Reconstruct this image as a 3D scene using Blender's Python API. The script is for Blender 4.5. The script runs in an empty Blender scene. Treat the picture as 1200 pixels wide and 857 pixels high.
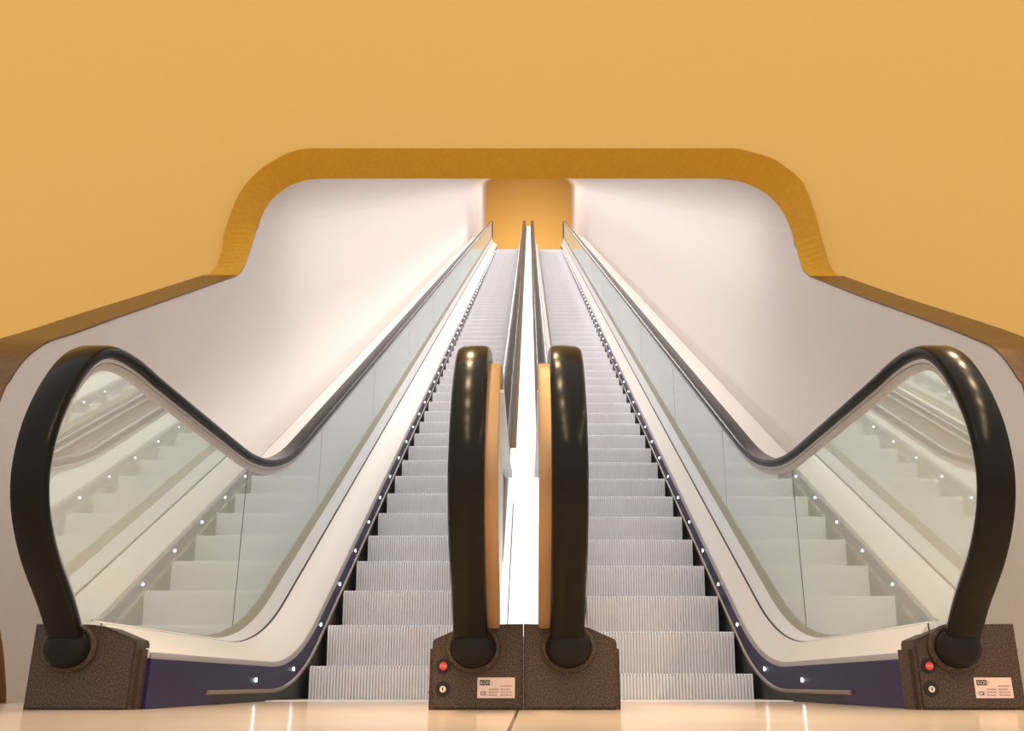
import bpy, bmesh, math
from mathutils import Vector
from mathutils.geometry import tessellate_polygon
from math import sin, cos, tan, pi, radians

# ------------------------------------------------------------------ camera numbers (image taken as 1200 x 857)
F, CX, CY, PITCH, H = 1100.0, 620.0, 428.5, radians(18.73), 0.0665
T30, C30, S30 = tan(pi/6), cos(pi/6), 0.5
COL = bpy.context.scene.collection

def at_y(x, y, Y):
    """Where the photograph's point (x, y) meets the vertical plane at distance Y (used once, to survey the arch)."""
    v = (y-CY)/F
    t = Y/(cos(PITCH)+v*sin(PITCH))
    return (t*(x-CX)/F, H+t*(sin(PITCH)-v*cos(PITCH)))

# ------------------------------------------------------------------ materials
def srgb(r, g, b):
    f = lambda c: (c/255/12.92) if c/255 <= .04045 else ((c/255+.055)/1.055)**2.4
    return (f(r), f(g), f(b), 1)

def mat(name, col, rough=.5, metal=0., spec=.5, noise=None, bump=None, emit=None):
    m = bpy.data.materials.new(name); m.use_nodes = True
    nt = m.node_tree; b = nt.nodes['Principled BSDF']
    b.inputs['Base Color'].default_value = col
    b.inputs['Roughness'].default_value = rough
    b.inputs['Metallic'].default_value = metal
    b.inputs['Specular IOR Level'].default_value = spec
    if emit:
        b.inputs['Emission Color'].default_value = emit[0]; b.inputs['Emission Strength'].default_value = emit[1]
    tc = nt.nodes.new('ShaderNodeTexCoord')
    if noise:                                     # (scale, second colour, contrast low, high)
        n = nt.nodes.new('ShaderNodeTexNoise'); n.inputs['Scale'].default_value = noise[0]; n.inputs['Detail'].default_value = 3
        nt.links.new(tc.outputs['Object'], n.inputs['Vector'])
        r = nt.nodes.new('ShaderNodeValToRGB')
        r.color_ramp.elements[0].position = noise[2]; r.color_ramp.elements[0].color = col
        r.color_ramp.elements[1].position = noise[3]; r.color_ramp.elements[1].color = noise[1]
        nt.links.new(n.outputs['Fac'], r.inputs['Fac']); nt.links.new(r.outputs['Color'], b.inputs['Base Color'])
    if bump:                                      # (scale vector, strength)
        mp = nt.nodes.new('ShaderNodeMapping'); mp.inputs['Scale'].default_value = bump[0]
        n2 = nt.nodes.new('ShaderNodeTexNoise'); n2.inputs['Scale'].default_value = 1; n2.inputs['Detail'].default_value = 2
        bp = nt.nodes.new('ShaderNodeBump'); bp.inputs['Strength'].default_value = bump[1]; bp.inputs['Distance'].default_value = .002
        nt.links.new(tc.outputs['Object'], mp.inputs['Vector']); nt.links.new(mp.outputs[0], n2.inputs['Vector'])
        nt.links.new(n2.outputs['Fac'], bp.inputs['Height']); nt.links.new(bp.outputs[0], b.inputs['Normal'])
    return m

M = {}
M['yellow']  = mat('yellow_paint', (.757, .457, .136, 1), .9, spec=.0)
M['ochre']   = mat('ochre_paint', srgb(208, 150, 40), .55, spec=.2, noise=(40, srgb(200, 142, 36), .3, .7))
M['pink']    = mat('pale_pink_plaster', (.67, .60, .57, 1), .7, spec=.15, noise=(90, (.70, .63, .60, 1), .3, .7))
M['bronze']  = mat('brushed_bronze', srgb(112, 82, 54), .33, metal=.85, noise=(25, srgb(102, 74, 46), .35, .65), bump=((4, 4, 160), .35))
M['back']    = mat('ochre_back_wall', (.73, .43, .12, 1), .9, spec=0)
M['ceil']    = mat('white_ceiling', (.8, .76, .72, 1), .8, spec=.1)
M['rubber']  = mat('black_rubber', (.011, .0095, .008, 1), .2, spec=.085)
M['boot']    = mat('matt_black_rubber', (.014, .012, .010, 1), .4, spec=.085)
M['alu']     = mat('satin_aluminium', (.62, .56, .53, 1), .32, metal=.8, bump=((6, 6, 220), .15))
M['gold']    = mat('satin_warm_metal', srgb(160, 126, 88), .45, metal=.35, bump=((220, 6, 6), .1))
M['deck']    = mat('offwhite_enamel', (.90, .83, .76, 1), .35, spec=.4)
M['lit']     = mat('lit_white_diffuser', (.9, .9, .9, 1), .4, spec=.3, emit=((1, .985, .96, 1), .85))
M['white']   = mat('white_enamel', (.93, .92, .91, 1), .4, spec=.3)
M['seam']    = mat('dark_gasket', (.05, .035, .025, 1), .6)
M['brown']   = mat('dull_brown_metal', srgb(104, 90, 72), .5, metal=.3)
M['strip']   = mat('worn_guard_strip', srgb(150, 132, 116), .45, metal=.4)
M['olive']   = mat('olive_grey_gasket', srgb(176, 172, 152), .4)
M['navy']    = mat('navy_skirt', srgb(27, 21, 60), .4, spec=.2, noise=(420, srgb(58, 48, 98), .42, .66))
M['black']   = mat('black_skirt', (.012, .010, .009, 1), .45, spec=.3)
M['step']    = mat('ridged_aluminium', (.96, .93, .95, 1), .42, metal=0, noise=(7, (.92, .89, .91, 1), .35, .65))
M['base']    = mat('speckled_bronze_plastic', srgb(50, 39, 31), .5, spec=.2, noise=(300, srgb(100, 81, 67), .42, .68))
M['led']     = mat('cool_white_led', (.9, .9, 1, 1), .4, emit=((.86, .88, 1, 1), 22))
M['plate']   = mat('pale_plate', srgb(214, 188, 176), .4)
M['ink']     = mat('dark_print', (.02, .018, .017, 1), .6)
M['greyink'] = mat('grey_print', srgb(150, 122, 112), .6)
M['red']     = mat('red_button', srgb(205, 52, 36), .35)
M['brass']   = mat('pale_brass_lock', srgb(226, 202, 176), .3, metal=.3)

def glass_mat():
    """Greenish balustrade glass that mirrors what stands before it and lets little through."""
    m = bpy.data.materials.new('greenish_mirror_glass'); m.use_nodes = True
    nt = m.node_tree; nt.nodes.clear()
    o = nt.nodes.new('ShaderNodeOutputMaterial')
    g = nt.nodes.new('ShaderNodeBsdfGlossy'); g.inputs['Color'].default_value = (.94, 1, .97, 1); g.inputs['Roughness'].default_value = .015
    d = nt.nodes.new('ShaderNodeBsdfDiffuse'); d.inputs['Color'].default_value = (.92, .98, .94, 1)
    t = nt.nodes.new('ShaderNodeBsdfTransparent'); t.inputs['Color'].default_value = (.75, .9, .85, 1)
    a = nt.nodes.new('ShaderNodeMixShader'); a.inputs[0].default_value = .42
    b = nt.nodes.new('ShaderNodeMixShader'); b.inputs[0].default_value = .08
    nt.links.new(g.outputs[0], a.inputs[1]); nt.links.new(d.outputs[0], a.inputs[2])
    nt.links.new(a.outputs[0], b.inputs[1]); nt.links.new(t.outputs[0], b.inputs[2])
    nt.links.new(b.outputs[0], o.inputs['Surface'])
    return m
M['glass'] = glass_mat()

def floor_mat():
    m = mat('cream_floor_tile', (.83, .64, .47, 1), .16, spec=.45)
    nt = m.node_tree; b = nt.nodes['Principled BSDF']
    tc = nt.nodes.new('ShaderNodeTexCoord'); sp = nt.nodes.new('ShaderNodeSeparateXYZ')
    nt.links.new(tc.outputs['Object'], sp.inputs[0])
    w = nt.nodes.new('ShaderNodeMath'); w.operation = 'PINGPONG'; w.inputs[1].default_value = .75
    s = nt.nodes.new('ShaderNodeMath'); s.operation = 'ADD'; s.inputs[1].default_value = .03
    nt.links.new(sp.outputs['X'], s.inputs[0]); nt.links.new(s.outputs[0], w.inputs[0])
    lt = nt.nodes.new('ShaderNodeMath'); lt.operation = 'LESS_THAN'; lt.inputs[1].default_value = .0035
    nt.links.new(w.outputs[0], lt.inputs[0])
    n = nt.nodes.new('ShaderNodeTexNoise'); n.inputs['Scale'].default_value = 2.2; n.inputs['Detail'].default_value = 3
    nt.links.new(tc.outputs['Object'], n.inputs['Vector'])
    r = nt.nodes.new('ShaderNodeValToRGB')
    r.color_ramp.elements[0].position = .3; r.color_ramp.elements[0].color = (.93, .70, .50, 1)
    r.color_ramp.elements[1].position = .7; r.color_ramp.elements[1].color = (.98, .78, .60, 1)
    nt.links.new(n.outputs['Fac'], r.inputs['Fac'])
    mx = nt.nodes.new('ShaderNodeMix'); mx.data_type = 'RGBA'
    nt.links.new(lt.outputs[0], mx.inputs['Factor']); nt.links.new(r.outputs['Color'], mx.inputs['A'])
    mx.inputs['B'].default_value = (.16, .11, .08, 1)
    nt.links.new(mx.outputs['Result'], b.inputs['Base Color'])
    return m
M['floor'] = floor_mat()

# ------------------------------------------------------------------ building helpers
def obj(name, bm, mats, parent=None, smooth=False):
    bmesh.ops.recalc_face_normals(bm, faces=bm.faces[:])
    me = bpy.data.meshes.new(name); bm.to_mesh(me); bm.free()
    for m in (mats if isinstance(mats, (list, tuple)) else [mats]): me.materials.append(m)
    if smooth:
        for p in me.polygons: p.use_smooth = True
        me.set_sharp_from_angle(angle=radians(38))
    o = bpy.data.objects.new(name, me); COL.objects.link(o)
    if parent: o.parent = parent
    return o

def structure(name, bm, m, label, cat):
    o = obj(name, bm, m); o['kind'] = 'structure'; o['label'] = label; o['category'] = cat
    return o

def thing(name, label, cat, loc, group=None):
    o = bpy.data.objects.new(name, None); COL.objects.link(o); o.empty_display_size = .2
    o['label'] = label; o['category'] = cat
    if group: o['group'] = group
    return o

def box(bm, a, b, mi=0):
    vs = [bm.verts.new((x, y, z)) for x in (a[0], b[0]) for y in (a[1], b[1]) for z in (a[2], b[2])]
    for q in ((0,1,3,2), (4,6,7,5), (0,4,5,1), (2,3,7,6), (0,2,6,4), (1,5,7,3)):
        bm.faces.new([vs[i] for i in q]).material_index = mi

def prism_x(bm, yz, x0, x1, mi=0):
    """polygon in the Y-Z plane given thickness along X"""
    a = [bm.verts.new((x0, y, z)) for y, z in yz]; b = [bm.verts.new((x1, y, z)) for y, z in yz]
    fs = [bm.faces.new([v[i] for i in t]) for t in tessellate_polygon([[Vector((y, z, 0)) for y, z in yz]]) for v in (a, b)]
    n = len(yz)
    for i in range(n): fs.append(bm.faces.new((a[i], a[(i+1) % n], b[(i+1) % n], b[i])))
    for f in fs: f.material_index = mi

def prism_y(bm, xz, y0, y1, mi=0):
    a = [bm.verts.new((x, y0, z)) for x, z in xz]; b = [bm.verts.new((x, y1, z)) for x, z in xz]
    fs = [bm.faces.new(a), bm.faces.new(b)]
    n = len(xz)
    for i in range(n): fs.append(bm.faces.new((a[i], a[(i+1) % n], b[(i+1) % n], b[i])))
    for f in fs: f.material_index = mi
    bmesh.ops.triangulate(bm, faces=fs[:2])

def loft(bm, rows, closed=True, caps=True, mi=0):
    """rows of equal length joined by quads; each row is one polyline along the length"""
    vs = [[bm.verts.new(p) for p in r] for r in rows]
    n = len(vs)
    for i in range(n if closed else n-1):
        a, b = vs[i], vs[(i+1) % n]
        for j in range(len(a)-1):
            bm.faces.new((a[j], a[j+1], b[j+1], b[j])).material_index = mi
    if closed and caps:
        for e in (0, -1):
            bm.faces.new([r[e] for r in vs]).material_index = mi

def disc_y(bm, x, y, z, r, d, n=20, mi=0, rz=None):
    """short cylinder whose axis runs along Y, front at y"""
    rz = rz or r
    a = [bm.verts.new((x+r*cos(2*pi*i/n), y, z+rz*sin(2*pi*i/n))) for i in range(n)]
    b = [bm.verts.new((v.co.x, y+d, v.co.z)) for v in a]
    bm.faces.new(a).material_index = mi; bm.faces.new(b).material_index = mi
    for i in range(n): bm.faces.new((a[i], a[(i+1) % n], b[(i+1) % n], b[i])).material_index = mi

Y_TOP = 28.0
def run(zf, p, y0, y1=Y_TOP, R=1.6, n=12):
    """a line of the escalator: level at height zf from y0, then a bend, then 30 degrees upward at distance p under the sight line"""
    yb = (zf-H+p/C30)/T30
    R = min(R, (yb-y0)*.95/tan(pi/12)) if yb > y0 else .1
    t = R*tan(pi/12)
    pts = [(y0+(yb-t-y0)*i/6, zf) for i in range(7)]
    for i in range(1, n+1):
        a = pi/6*i/n
        pts.append((yb-t+R*sin(a), zf+R*(1-cos(a))))
    ys, zs = pts[-1]
    for i in range(1, 31):
        u = (i/30)**1.5
        pts.append((ys+(y1-ys)*u, zs+(y1-ys)*u*T30))
    return pts

def run_solid(bm, section, y0, y1=Y_TOP, mi=0):
    """section: closed list of (x, flat height, incline distance)"""
    loft(bm, [[(x, y, z) for y, z in run(zf, p, y0, y1)] for x, zf, p in section], mi=mi)

def catmull(pts, k=5):
    out = []
    for i in range(len(pts)-1):
        p0, p1, p2, p3 = pts[max(i-1, 0)], pts[i], pts[i+1], pts[min(i+2, len(pts)-1)]
        for j in range(k):
            t = j/k
            out.append(tuple(.5*(2*p1[c]+(p2[c]-p0[c])*t+(2*p0[c]-5*p1[c]+4*p2[c]-p3[c])*t*t+(3*p1[c]-p0[c]-3*p2[c]+p3[c])*t**3) for c in (0, 1)))
    out.append(pts[-1])
    return out

# outer surface of the handrail: round the newel, level, bend, incline, and over the top
LOOP = [(2.78, .085), (2.69, .115), (2.605, .168), (2.518, .252), (2.396, .355), (2.321, .447), (2.285, .528), (2.276, .604), (2.290, .699),
        (2.334, .801), (2.406, .902), (2.494, .970), (2.60, 1.004), (2.74, 1.017), (2.90, 1.0145)]
HP = catmull(LOOP, 5)
N_LOOP = len(HP)
HP += run(1.014, 1.380, 2.98, 28.1, R=2.05)
HN = []
for i in range(len(HP)):
    a, b = HP[max(i-1, 0)], HP[min(i+1, len(HP)-1)]
    l = math.hypot(b[0]-a[0], b[1]-a[1]); t = ((b[0]-a[0])/l, (b[1]-a[1])/l)
    HN.append((-t[1], t[0]))                      # outward: up on the level run, towards the hall on the newel
def offs(d, i0=0, i1=None):
    return [(HP[i][0]-HN[i][0]*d, HP[i][1]-HN[i][1]*d) for i in range(i0, i1 or len(HP))]

def sweep(bm, section, i0=0, i1=None, mi=0):
    """section: closed list of (x, depth under the handrail's outer surface)"""
    loft(bm, [[(x, y, z) for y, z in offs(d, i0, i1)] for x, d in section], mi=mi)

def text_into(bm, txt, size, x, y, z, mi, align='LEFT'):
    """flat letters facing the hall (-Y), a hair proud of their plate"""
    c = bpy.data.curves.new('lettering', 'FONT'); c.body = txt; c.size = size; c.align_x = align; c.extrude = .0004
    o = bpy.data.objects.new('lettering', c); COL.objects.link(o)
    me = bpy.data.meshes.new_from_object(o.evaluated_get(bpy.context.evaluated_depsgraph_get()))
    bpy.data.objects.remove(o); bpy.data.curves.remove(c)
    b2 = bmesh.new(); b2.from_mesh(me); bpy.data.meshes.remove(me)
    vm = {v: bm.verts.new((x+v.co.x, y-v.co.z, z+v.co.y)) for v in b2.verts}
    for f in b2.faces:
        try: bm.faces.new([vm[v] for v in f.verts]).material_index = mi
        except ValueError: pass
    b2.free()

# ------------------------------------------------------------------ the setting
WL, WR = -1.87, 1.82                     # inner faces of the two side walls
SLAB = .205

bm = bmesh.new()                          # floor: hall floor, open where the steps run
box(bm, (-14, -9, -.06), (14, 3.93, 0))
box(bm, (-14, 3.93, -.06), (-1.045, 5.74, 0)); box(bm, (1.045, 3.93, -.06), (14, 5.74, 0)); box(bm, (-.29, 3.93, -.06), (.25, 5.74, 0))
structure('floor', bm, M['floor'], 'glossy cream tiled floor of the hall in front of the escalators', 'floor')

F_L = [(241.5, 324), (252, 314.5), (259, 297), (262.5, 276), (271, 248), (283.5, 222), (304.5, 199), (332.5, 181.5), (345, 177), (357, 174.5), (372, 174)]
B_L = [(276.5, 324), (285, 314.5), (292, 297), (297.5, 279.5), (304.5, 258.5), (317, 236), (336, 220), (350, 214), (360.5, 211), (370, 210), (385, 209.5)]
F_R = [(852, 174), (868, 175), (891, 181), (905, 186), (915.5, 192), (940, 213), (955, 250), (964, 283), (971, 307), (976, 317), (984, 325)]
B_R = [(840, 209.5), (852, 210.5), (862, 212), (873.5, 215), (894.5, 225), (912, 241), (924, 262), (933, 290), (940, 314), (945, 320), (950.5, 325)]
YF, YB = 5.66, 5.82
def on_wall(x, y, X):
    """Where the photograph's point (x, y) meets the vertical plane of a side wall."""
    zc = X*F/(x-CX); v = (y-CY)/F*zc
    return (X, zc*cos(PITCH)+v*sin(PITCH), H+zc*sin(PITCH)-v*cos(PITCH))
def survey(P, Y, xl, xr):
    """the arch lies on the plane Y, but its flared feet lie on the wall planes xl and xr"""
    out = []
    P = catmull(P[:11], 4)+catmull(P[11:], 4)
    for x, y in P:
        X, Z = at_y(x, y, Y)
        out.append(on_wall(x, y, xl) if X < xl else on_wall(x, y, xr) if X > xr else (X, Y, Z))
    return out
F3, B3 = survey(F_L+F_R, YF, WL-SLAB, WR+SLAB), survey(B_L+B_R, YB, WL, WR)
Fp = [at_y(x, y, YF+.03) for x, y in catmull(F_L, 4)+catmull(F_R, 4)]

bm = bmesh.new()                          # front wall: yellow facade with the opening cut out
def wall_quad(pts):
    fa = [bm.verts.new((x, YF+.03, z)) for x, z in pts]; fb = [bm.verts.new((x, YF+.13, z)) for x, z in pts]
    bm.faces.new(fa); bm.faces.new(fb[::-1])
    for i in range(len(pts)): bm.faces.new((fa[i], fb[i], fb[(i+1) % len(pts)], fa[(i+1) % len(pts)]))
for xs0, xe, zz in ((-16, WL-SLAB-.01, Fp[0]), (16, WR+SLAB+.01, Fp[-1])):
    wall_quad([(xs0, 0), (xe, 0), (xe, zz[1]-.03), (xs0, zz[1]-.03)])
    wall_quad([(xs0, zz[1]-.03), (zz[0], zz[1]-.03), (zz[0], 15), (xs0, 15)])
for (xa, za), (xb, zb) in zip(Fp, Fp[1:]): wall_quad([(xa, za), (xb, zb), (xb, 15), (xa, 15)])
structure('wall_front', bm, M['yellow'], 'plain yellow wall above and around the escalator opening', 'wall')

bm = bmesh.new()                          # ochre band round the arch, a splay from the facade back to the walls
rows = [F3, B3, [(x+(-.02 if x < 0 else .02), y+.012, z+.012) for x, y, z in B3], [(x, y+.10, z) for x, y, z in F3]]
loft(bm, rows)
structure('trim_1', bm, M['ochre'], 'darker ochre band around the arched top of the opening', 'trim')

# side walls: wing in front of the facade, then the long wall along the incline
LOW_L = [(3.56, 0), (3.53, .08), (3.44, .24), (3.25, .45), (3.155, .70), (3.165, .92)]
LOW_R = [(3.56, 0), (3.54, .08), (3.46, .24), (3.31, .45), (3.25, .70), (3.28, .90)]
EDGE_L = LOW_L+[on_wall(x, y, WL)[1:] for x, y in ((4, 458), (11, 447), (17, 437), (25, 426), (35, 416), (46, 407.5), (59, 400.5), (75.6, 395), (98, 387.5), (140, 372), (210, 347.6))]+[B3[0][1:]]
EDGE_R = LOW_R+[on_wall(x, y, WR)[1:] for x, y in ((1200, 456), (1194, 446), (1183, 429), (1173, 416.5), (1162, 407), (1150, 401.5), (1138, 396.5), (1115, 387), (1080, 374), (1010, 348.6))]+[B3[-1][1:]]
FOOT_L = [(y, z) for x, y, z in B3 if x <= WL+1e-6]; FOOT_R = [(y, z) for x, y, z in reversed(B3) if x >= WR-1e-6]
EDGE_L = catmull(EDGE_L, 4); EDGE_R = catmull(EDGE_R, 4)
def side_wall(name, X, s, edge, foot, label):
    bm = bmesh.new()
    zq = lambda y, q: H+T30*y+q
    yb = YB+.02
    prism_x(bm, edge+[(edge[-1][0], 0)], X, X+s*SLAB)
    prism_x(bm, [edge[-1]]+[(y+.006, z-.004) for y, z in foot if y > edge[-1][0]+.002]+[(yb, foot[-1][1]+.03), (yb, 0), (edge[-1][0], 0)], X, X+s*.004)
    prism_x(bm, [(yb, zq(yb, -3.46)), (yb, zq(yb, -.40)), (36.8, zq(36.8, -.40)), (36.8, zq(36.8, -3.46))], X, X+s*SLAB)
    prof = []                              # rounded upper corner of the tunnel
    r = .42
    for i in range(11):
        a = pi/2*i/10
        prof.append((X-s*r*(1-cos(a)), -.40+r*sin(a)))
    prof += [(prof[-1][0], .25), (X+s*SLAB, .25), (X+s*SLAB, -.40)]
    loft(bm, [[(x, yb, zq(yb, q)), (x, 36.8, zq(36.8, q))] for x, q in prof])
    o = structure(name, bm, M['pink'], label, 'wall')
    for p in o.data.polygons: p.use_smooth = True
    o.data.set_sharp_from_angle(angle=radians(35))
side_wall('wall_left', WL, -1, EDGE_L, FOOT_L, 'pale pink side wall beside the left escalator, glowing white along its foot')
side_wall('wall_right', WR, 1, EDGE_R, FOOT_R, 'pale pink side wall beside the right escalator, behind the base with a red button')

def edge_trim(name, X, s, edge, label):
    bm = bmesh.new()
    e = edge
    out = []
    for i in range(len(e)):
        a, b = e[max(i-1, 0)], e[min(i+1, len(e)-1)]
        l = math.hypot(b[0]-a[0], b[1]-a[1]) or 1
        out.append((e[i][0]-(b[1]-a[1])/l*.008, max(e[i][1]+(b[0]-a[0])/l*.008, 0)))
    x0, x1 = X-s*.004, X+s*(SLAB+.004)
    loft(bm, [[(x0, y, z) for y, z in e], [(x0, y, z) for y, z in out], [(x1, y, z) for y, z in out], [(x1, y, z) for y, z in e]])
    structure(name, bm, M['bronze'], label, 'trim')
edge_trim('trim_2', WL, -1, EDGE_L, 'dull bronze metal cap along the sloping edge of the left side wall')
edge_trim('trim_3', WR, 1, EDGE_R, 'shiny bronze metal cap along the sloping edge of the right side wall')

bm = bmesh.new()                          # sloping tunnel ceiling, far wall and upper landing
zq = lambda y, q: H+T30*y+q
loft(bm, [[(x, YB+.02, zq(YB+.02, q)), (x, 36.8, zq(36.8, q))] for x, q in ((WL+.40, .02), (WR-.40, .02), (WR-.40, .25), (WL+.40, .25))])
structure('ceiling', bm, M['ceil'], 'white sloping ceiling over the escalators', 'ceiling')
Z_TOP = H+.078+64*.203
bm = bmesh.new(); box(bm, (-2.2, 36.78, 9), (2.2, 36.95, 22.5))
structure('wall_back', bm, M['back'], 'small yellow ochre end wall at the top of the escalators', 'wall')
bm = bmesh.new(); box(bm, (WL, 27.25, Z_TOP-.25), (WR, 36.78, Z_TOP-.005))
structure('floor_landing', bm, M['floor'], 'upper landing floor at the top of the escalators', 'floor')

# ------------------------------------------------------------------ escalators
def make_step_mesh(x0, x1, name):
    """one step: ridged riser under a ridged tread, nosing at the origin"""
    bm = bmesh.new()
    n = 48; w = (x1-x0)/n; g = .015
    ridge = [(.028, -.235), (.017, -.16), (.007, -.09), (.001, -.03), (0, -.006), (.006, 0), (.40, 0)]
    groove = [(.028+g, -.235), (.017+g, -.16), (.007+g, -.09), (.001+g, -.03), (g, -.012), (.012, -g), (.40, -g)]
    cols = []
    for i in range(n):
        a = x0+i*w
        cols += [(a, groove), (a+w*.34, groove), (a+w*.40, ridge), (a+w*.94, ridge)]
    cols.append((x1, groove))
    loft(bm, [[(x, y, z) for y, z in pr] for x, pr in cols], closed=False)
    me = bpy.data.meshes.new(name)
    bm.to_mesh(me); bm.free()
    me.materials.append(M['step'])
    return me

def pick(pts, y):
    for (a, b), (c, d) in zip(pts, pts[1:]):
        if a <= y <= c: return b+(d-b)*(y-a)/(c-a)
    return pts[-1][1]

def plate_with_text(root, x, y, z, w, h):
    bm = bmesh.new()
    box(bm, (x, y-.0015, z), (x+w, y, z+h))
    yy = y-.0022
    box(bm, (x+.06*w, y-.0022, z+.62*h), (x+.33*w, y-.0015, z+.88*h), 1)
    text_into(bm, 'KONE', h*.24, x+.075*w, y-.0028, z+.665*h, 0)
    text_into(bm, 'CE', h*.26, x+.08*w, yy, z+.14*h, 1)
    import random
    rnd = random.Random(5)
    for (cx0, cx1, rows) in ((.30, .56, (.12, .26, .40)), (.62, .92, (.12, .26, .40, .56))):   # unreadable small print
        for r in rows:
            u = cx0
            while u < cx1-.03:
                d = .03+.05*rnd.random()
                box(bm, (x+u*w, y-.0022, z+r*h), (x+min(u+d, cx1)*w, y-.0015, z+(r+.055)*h), 2)
                u += d+.015
    return obj('rating_plate', bm, [M['plate'], M['ink'], M['greyink']], root)

def newel_base(root, xa, xb, xi, xh, controls=None, name='newel_base', side_hi=1):
    """xa..xb: width; xi: the edge whose top is cut down (steps side); xh: where the handrail runs in"""
    y0, y1 = 2.65, 2.745
    lo, hi = .180, .221
    xo = xb if xi == xa else xa
    s = 1 if xo > xi else -1
    W = abs(xb-xa)
    pts = [(xi, 0), (xo, 0), (xo, hi), (xi+s*W*.45, hi-.002), (xi+s*W*.30, hi-.010), (xi+s*.004, lo), (xi, lo-.01)]
    bm = bmesh.new(); prism_y(bm, pts, y0, y1)
    bmesh.ops.recalc_face_normals(bm, faces=bm.faces[:]); bm.normal_update()
    es = [e for e in bm.edges if abs(e.verts[0].co.y-y0) < 1e-5 and abs(e.verts[1].co.y-y0) < 1e-5 and len(e.link_faces) == 2 and e.calc_face_angle(0) > .5]
    bmesh.ops.bevel(bm, geom=es, offset=.006, segments=2, affect='EDGES')
    # rear frame, a few millimetres proud on the steps side
    xr = xo+s*.0007
    prism_y(bm, [(xi-s*.008, 0), (xr, 0), (xr, .19), (xi-s*.008, lo-.024)], y0+.03, y1+.01)
    base = obj(name, bm, M['base'], root, smooth=True)
    bm = bmesh.new()                       # handrail inlet: rubber boot in a raised collar
    n = 28
    rows = []
    for (r, yy) in ((.074, y0+.004), (.074, y0-.012), (.068, y0-.018), (.062, y0-.018), (.060, y0-.002)):
        rows.append([(xh+r*1.0*cos(2*pi*i/n), yy, .158+r*.86*sin(2*pi*i/n)) for i in range(n+1)])
    loft(bm, rows, closed=False)
    bmesh.ops.remove_doubles(bm, verts=bm.verts[:], dist=1e-5)
    obj('inlet_collar', bm, M['base'], base, smooth=True)
    bm = bmesh.new()
    rows = []
    for (r, yy) in ((.061, y0+.004), (.0605, y0-.022), (.058, y0-.038), (.052, y0-.050), (.042, y0-.057), (.025, y0-.061)):
        rows.append([(xh+r*cos(2*pi*i/n), yy, .158+r*.86*sin(2*pi*i/n)) for i in range(n)])
    vs = [[bm.verts.new(p) for p in r] for r in rows]
    for a, b in zip(vs, vs[1:]):
        for i in range(n): bm.faces.new((a[i], a[(i+1) % n], b[(i+1) % n], b[i]))
    bm.faces.new(vs[-1])
    obj('inlet_boot', bm, M['boot'], base, smooth=True)
    if controls:
        cx, px = controls
        bm = bmesh.new(); disc_y(bm, cx, y0-.004, .111, .019, .006, 24)
        disc_y(bm, cx, y0-.010, .111, .0105, .008, 20, 1)
        text_into(bm, 'STOP', .0075, cx, y0-.0106, .1085, 2, 'CENTER')
        obj('stop_button', bm, [M['black'], M['red'], M['plate']], base, smooth=True)
        bm = bmesh.new(); disc_y(bm, cx, y0-.003, .0525, .019, .005, 24)
        disc_y(bm, cx, y0-.006, .0525, .0082, .006, 20, 1); box(bm, (cx-.0017, y0-.0068, .049), (cx+.0017, y0-.006, .057), 0)
        obj('key_switch', bm, [M['black'], M['brass']], base, smooth=True)
        plate_with_text(base, px, y0, .030, .100, .052)
    return base

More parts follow.
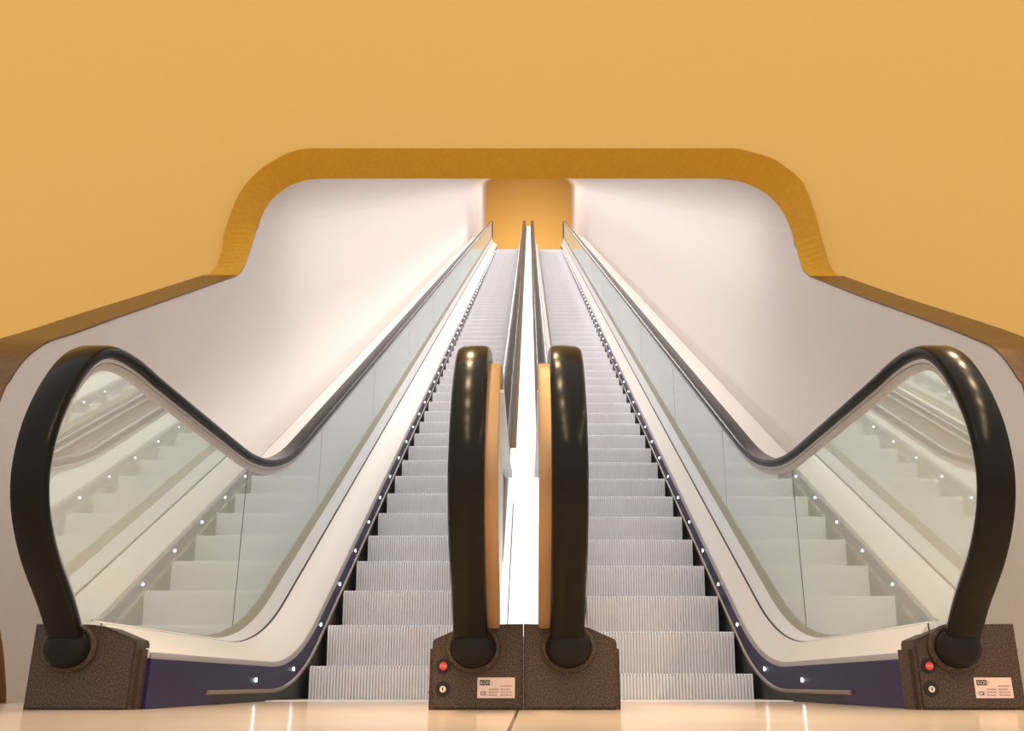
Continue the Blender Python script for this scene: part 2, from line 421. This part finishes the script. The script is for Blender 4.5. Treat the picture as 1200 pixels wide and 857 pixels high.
def balustrade(root, xh, sx, skirt_x, wall_x=None, side='outer', leds=60):
    """xh: handrail centre; sx: +1 when the steps lie towards +X; skirt_x: face of the skirt"""
    X = lambda d: xh+sx*d                  # d grows towards the steps
    y0 = 2.72 if side == 'outer' else 3.30
    k = .0025
    # handrail: rounded C section
    sec = [(-.045, .026), (-.046, .014), (-.041, .005), (-.030, .0008), (0, 0), (.030, .0008), (.041, .005), (.046, .014), (.045, .026),
           (.041, .036), (.030, .040), (-.030, .040), (-.041, .036)]
    bm = bmesh.new(); sweep(bm, [(X(d), t) for d, t in sec])
    obj('handrail', bm, M['rubber'], root, smooth=True)
    # guide under the handrail: two stepped aluminium strips
    bm = bmesh.new()
    sec = [(-.031, .035), (.031, .035), (.031, .050), (.029, .051), (.022, .0512), (.022, .0528), (.029, .053), (.029, .058), (.024, .068), (.016, .073), (-.016, .073), (-.024, .068), (-.030, .053)]
    sweep(bm, [(X(d), t) for d, t in sec], 8)
    obj('handrail_guide', bm, M['alu'], root, smooth=True)
    # glass
    gx0, gx1 = X(.014), X(.002)
    foot = run(.235, 1.868, 2.55, 28.1)
    top = [p for p in offs(.065)]
    ys = [4.02, 5.40, 7.1, 9.0]+[9.0+2.2*i for i in range(1, 8)]+[26.4, 28.05]
    def top_z(y): return pick(top[N_LOOP-3:], y)
    prev = None
    for i, yj in enumerate(ys):
        if i == 0:
            loop = [p for p in top[4:] if p[0] < yj]
            poly = loop+[(yj-k, top_z(yj-k))]+[(yj-k, pick(foot, yj-k))]+[(yj-(yj-2.72)*u/8, pick(foot, yj-(yj-2.72)*u/8)) for u in range(1, 9)]
        else:
            a, b = prev+k, yj-k
            m = 10
            us = [a+(b-a)*j/m for j in range(m+1)]
            poly = [(u, top_z(u)) for u in us]+[(u, pick(foot, u)) for u in reversed(us)]
        bm = bmesh.new(); prism_x(bm, poly, gx0, gx1)
        obj('glass_panel', bm, M['glass'], root)
        if yj < 27:                        # dark joint between two panes
            hw = k*.9 if i == 0 else k*.5
            bm = bmesh.new(); prism_x(bm, [(yj-hw, pick(foot, yj)), (yj+hw, pick(foot, yj)), (yj+hw, top_z(yj)), (yj-hw, top_z(yj))], gx0+sx*.001, gx1)
            obj('glass_joint', bm, M['seam'] if i == 0 else M['olive'], root)
        prev = yj
    # end post at the top of the glass
    bm = bmesh.new(); box(bm, (X(-.04), 28.03, pick(foot, 28.0)-.5), (X(.04), 28.12, 14.62))
    obj('end_post', bm, M['black'], root)
    # decking between skirt and glass
    xd = skirt_x-sx*.004
    xg = X(.045)
    xm = X(.022)
    bm = bmesh.new()
    run_solid(bm, [(xd, .140, 2.150), (xd, .150, 2.138), (xd-sx*.006, .156, 2.130), (xg, .226, 2.035), (xg, .17, 2.09), (xd-sx*.006, .13, 2.17)], y0)
    obj('inner_deck', bm, M['deck'], root, smooth=True)
    bm = bmesh.new()
    run_solid(bm, [(xd+sx*.004, .132, 2.166), (xd+sx*.005, .141, 2.148), (xd, .150, 2.136), (xd-sx*.004, .132, 2.166)], y0)
    obj('deck_edge', bm, M['alu'], root, smooth=True)
    bm = bmesh.new()
    run_solid(bm, [(xg, .2265, 2.030), (xg-sx*.004, .2275, 2.020), (xg-sx*.004, .17, 2.09), (xg, .17, 2.09)], y0)
    obj('deck_seam', bm, M['seam'], root)
    bm = bmesh.new()
    run_solid(bm, [(xg-sx*.003, .2275, 2.020), (xg-sx*.006, .229, 2.005), (xm, .234, 1.935), (xm-sx*.01, .234, 1.935), (xm-sx*.01, .17, 2.09), (xg-sx*.003, .17, 2.09)], y0)
    obj('glazing_channel', bm, M['white'], root, smooth=True)
    bm = bmesh.new()
    run_solid(bm, [(xm, .233, 1.94), (xm-sx*.003, .2365, 1.868), (xm-sx*.024, .2365, 1.868), (xm-sx*.024, .233, 1.94)], y0)
    obj('glass_gasket', bm, M['olive'], root)
    # skirt: navy band above the guard strip, black below it
    xs = skirt_x
    bm = bmesh.new()
    run_solid(bm, [(xs, .134, 2.16), (xs, .042, 2.248), (xs-sx*.02, .042, 2.248), (xs-sx*.02, .134, 2.16)], y0)
    skirt = obj('skirt_panel', bm, M['navy'], root)
    bm = bmesh.new()
    run_solid(bm, [(xs-sx*.001, .042, 2.248), (xs-sx*.001, -.10, 2.62), (xs-sx*.02, -.10, 2.62), (xs-sx*.02, .042, 2.248)], 3.3)
    if side == 'outer':
        prism_x(bm, [(2.72, .001), (3.3, .001), (3.3, .042), (2.72, .042)], xs, xs-sx*.02, 1)
    obj('lower_skirt', bm, [M['black'], M['navy']], skirt)
    bm = bmesh.new()
    run_solid(bm, [(xs, .046, 2.242), (xs+sx*.008, .043, 2.244), (xs+sx*.010, .038, 2.254), (xs+sx*.004, .032, 2.264), (xs, .032, 2.264)], 3.22)
    obj('guard_strip', bm, M['strip'], skirt, smooth=True)
    # skirt lights
    line = run(.080, 2.198, 3.0)
    spots = [3.79, 4.38]
    s = 4.37
    while s < 29.5:
        spots.append(s*C30+2.198*S30); s += .478
    spots = [q for q in spots if q < 27.5]
    spots = spots[:2]+[q for q in spots[2:] if q > 4.6]
    for q in spots[:leds]:
        z = pick(line, q)
        bm = bmesh.new()
        n = 10
        a = [bm.verts.new((xs+sx*.0035, q+.007*cos(2*pi*i/n), z+.007*sin(2*pi*i/n))) for i in range(n)]
        b = [bm.verts.new((xs-sx*.002, q+.009*cos(2*pi*i/n), z+.009*sin(2*pi*i/n))) for i in range(n)]
        bm.faces.new(a)
        for i in range(n): bm.faces.new((a[i], a[(i+1) % n], b[(i+1) % n], b[i]))
        obj('skirt_light', bm, M['led'], skirt)
    if side == 'outer':
        # cladding between the glass and the side wall
        bm = bmesh.new()
        c = lambda p: [(y, H+T30*y-p/C30) for y in (3.75, 28.0)]
        loft(bm, [[(x, y, z) for y, z in c(p)] for x, p in ((X(-.02), 1.86), (wall_x-sx*-.003, 1.90), (wall_x-sx*-.003, 1.95), (X(-.02), 1.95))])
        obj('outer_cladding', bm, M['deck'], root)
        bm = bmesh.new()                   # dark outer side of the level part
        run_solid(bm, [(X(-.02), .22, 1.90), (X(-.10), .20, 1.93), (X(-.10), 0, 2.6), (X(-.02), 0, 2.6)], 2.75, 4.6)
        obj('side_cover', bm, M['base'], root)
    else:
        # the face turned to the other escalator: white panel under a warm metal channel
        bm = bmesh.new()
        poly = [p for p in offs(.060)[4:N_LOOP+6] if p[0] < 3.95]+[(3.95, pick(top[N_LOOP-3:], 3.95)), (3.95, .50), (3.3, .13), (2.76, .13)]
        prism_x(bm, poly, X(-.010), X(-.046))
        obj('side_panel', bm, M['white'], root)
        bm = bmesh.new()
        loft(bm, [[(x, y, z) for y, z in run(zf, p, 3.955)] for x, zf, p in ((X(-.010), .94, 1.45), (X(-.046), .94, 1.45), (X(-.046), .3, 1.9), (X(-.010), .3, 1.9))])
        obj('back_cover', bm, M['brown'], root)
        bm = bmesh.new()
        sweep(bm, [(X(-.028), .052), (X(-.070), .052), (X(-.077), .056), (X(-.077), .090), (X(-.028), .090)], 10, N_LOOP-4)
        obj('side_channel', bm, M['gold'], root, smooth=True)
        bm = bmesh.new()
        sweep(bm, [(X(-.046), .045), (X(-.076), .050), (X(-.076), .088), (X(-.046), .088)], N_LOOP-4, N_LOOP+13)
        obj('side_rail', bm, M['white'], root, smooth=True)

def escalator(label, so, xo_h, xi_h, skirt_o, skirt_i, wall_x, n0, base_o, base_i, ctrl_o, ctrl_i, name='escalator'):
    """so: -1 when the outer side lies towards -X"""
    root = thing(name, label, 'escalator', (0, 0, 0), 'pair of escalators')
    balustrade(root, xo_h, -so, skirt_o, wall_x, 'outer', 58)
    balustrade(root, xi_h, so, skirt_i, None, 'inner', 14)
    newel_base(root, *base_o, controls=ctrl_o)
    newel_base(root, *base_i, controls=ctrl_i)
    a, b = sorted((skirt_o, skirt_i))
    me = make_step_mesh(a+.025, b-.025, 'step')
    first = bpy.data.objects.new('step', me); COL.objects.link(first); first.parent = root
    first.location = (0, n0[0], n0[1])
    for k in range(1, 64):
        c = first.copy(); c.location = (0, n0[0]+.3516*k, n0[1]+.203*k); COL.objects.link(c); c.parent = root
    c = first.copy(); c.location = (0, n0[0]-.3516, min(n0[1]-.203, -.001) if n0[1]-.203 < -.001 else -.001); c.location.z = -.0015
    COL.objects.link(c); c.parent = root
    # comb plate with its teeth
    bm = bmesh.new()
    box(bm, (a+.004, 3.93, -.05), (b-.004, 4.10, .003))
    w = (b-a-.024)/48
    for i in range(48):
        x = a+.012+i*w
        box(bm, (x+w*.02, 4.10, -.012), (x+w*.26, 4.19, .001))
    obj('comb_plate', bm, M['step'], root)
    bm = bmesh.new()                       # unseen black soffit added under the steps to stop light leaking up
    loft(bm, [[(x, y, H+T30*y-p/C30) for y in (3.9, 27.2)] for x, p in ((a-.02, 2.75), (b+.02, 2.75), (b+.02, 2.85), (a-.02, 2.85))])
    obj('soffit_light_block', bm, M['black'], root)
    bm = bmesh.new(); box(bm, (a, n0[0]+.3516*64-.02, Z_TOP-.2), (b, 29.5, n0[1]+.203*64))
    obj('landing_plate', bm, M['step'], root)
    return root

escalator('escalator in the left lane, whose red button and plate sit on the middle base', -1,
          -1.240, -.156, -1.046, -.318, WL, (4.574, H+.078),
          (-1.345, -1.064, -1.064, -1.240), (-.262, -.0165, -.262, -.150), None, (-.230, -.138))
escalator('escalator in the right lane, whose red button and plate sit beside the wall', 1,
          1.160, .102, 1.046, .284, WR, (4.510, H+.043),
          (1.043, 1.322, 1.043, 1.150), (-.0145, .238, .238, .106), (1.073, 1.190), None)

# ------------------------------------------------------------------ divider between the two escalators
div = thing('escalator_divider', 'bright white sloping cover strip between the two escalators, above the middle base', 'divider', (0, 0, 0))
def slope(p, y0, y1=28.1): return [(y, H+T30*y-p/C30) for y in (y0, 6, 8, 14, y1)]
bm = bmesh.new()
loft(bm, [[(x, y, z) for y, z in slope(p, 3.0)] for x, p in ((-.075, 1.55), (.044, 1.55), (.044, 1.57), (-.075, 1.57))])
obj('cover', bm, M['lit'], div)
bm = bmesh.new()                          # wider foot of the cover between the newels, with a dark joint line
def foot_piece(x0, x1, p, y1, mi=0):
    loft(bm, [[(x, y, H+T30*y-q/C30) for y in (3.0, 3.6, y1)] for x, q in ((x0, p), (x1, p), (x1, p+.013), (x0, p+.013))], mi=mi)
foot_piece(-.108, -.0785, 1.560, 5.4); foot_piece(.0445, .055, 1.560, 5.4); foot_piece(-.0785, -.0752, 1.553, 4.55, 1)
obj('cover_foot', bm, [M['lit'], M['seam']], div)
for x0, x1 in ((-.0755, -.108), (.0445, .055)):
    bm = bmesh.new()
    loft(bm, [[(x, y, z) for y, z in slope(p, 5.42)] for x, p in ((x0, 1.556), (x1, 1.556), (x1, 1.60), (x0, 1.60))])
    obj('edge_trim', bm, M['gold'], div)

# ------------------------------------------------------------------ light
sc = bpy.context.scene
w = bpy.data.worlds.new('hall_light'); sc.world = w; w.use_nodes = True
bg = w.node_tree.nodes['Background']
bg.inputs['Color'].default_value = (1, .995, .975, 1); bg.inputs['Strength'].default_value = 1.07

def area(name, loc, rot, sx, sy, power, col=(1, 1, 1)):
    l = bpy.data.lights.new(name, 'AREA'); l.shape = 'RECTANGLE'; l.size = sx; l.size_y = sy; l.energy = power; l.color = col
    o = bpy.data.objects.new(name, l); COL.objects.link(o); o.location = loc; o.rotation_euler = rot
    return o
# strip lamps along the tunnel ceiling (length follows the 30 degree slope)
ym = 19.6
for x in (-1.05, 1.05):
    area('tunnel_strip_lamp', (x, ym, H+T30*ym+.005), (pi/6, 0, 0), 0.18, 31, 285, (1, .975, .985))
# cove lamp on the cladding beside the left wall
def under_rail_lamp(x, sgn, power):
    """strip under the outer handrail, shining across the cladding at the side wall"""
    from mathutils import Matrix
    yd = Vector((0, C30, S30)); up = Vector((0, -S30, C30))
    zd = (Vector((-sgn, 0, 0))*.75+up*.25).normalized()          # the lamp shines along -zd
    xd = yd.cross(zd).normalized()
    o = area('under_rail_lamp', (0, 0, 0), (0, 0, 0), .05, 24, power, (1, .97, .95))
    m = Matrix((xd, yd, zd)).transposed().to_4x4(); m.translation = (x, 15.2, H+T30*15.2-1.58/C30)
    o.matrix_world = m
under_rail_lamp(-1.275, -1, 36)
under_rail_lamp(1.197, 1, 8)
# warm downlights of the hall, over and behind the camera
def disk(name, loc, target, d, power, col):
    l = bpy.data.lights.new(name, 'AREA'); l.shape = 'DISK'; l.spread = radians(34); l.size = d; l.energy = power; l.color = col
    o = bpy.data.objects.new(name, l); COL.objects.link(o); o.location = loc
    o.rotation_euler = (Vector(target)-Vector(loc)).to_track_quat('-Z', 'Y').to_euler()
for x in (-.50, 3.0):
    for y in (-4.2, -2.6, -1.1, .3, 1.6, 2.9, 4.0):
        disk('hall_downlight', (x, y, 4.6), (x*.4, 2.4, .75), 0.20, 1.6, (1, .72, .40))
area('end_wall_fill', (0, 29.0, 16.9), (radians(104), 0, 0), 2.0, 2.0, 105, (1, .95, .9)).data.spread = radians(75)  # unseen fill panel, added to brighten the end wall

# ------------------------------------------------------------------ camera and colour
cd = bpy.data.cameras.new('camera'); cam = bpy.data.objects.new('camera', cd); COL.objects.link(cam)
cd.sensor_fit = 'HORIZONTAL'; cd.sensor_width = 36; cd.lens = F/1200*36; cd.shift_x = -20/1200
cam.location = (0, 0, H); cam.rotation_euler = (pi/2+PITCH, 0, 0)
cd.clip_start = .02; cd.clip_end = 200
sc.camera = cam
vs = sc.view_settings
vs.view_transform = 'Standard'; vs.look = 'None'; vs.exposure = 0; vs.gamma = 1; vs.use_curve_mapping = False
sc.cycles.max_bounces = 10; sc.cycles.glossy_bounces = 6; sc.cycles.transparent_max_bounces = 12
sc.cycles.use_denoising = True
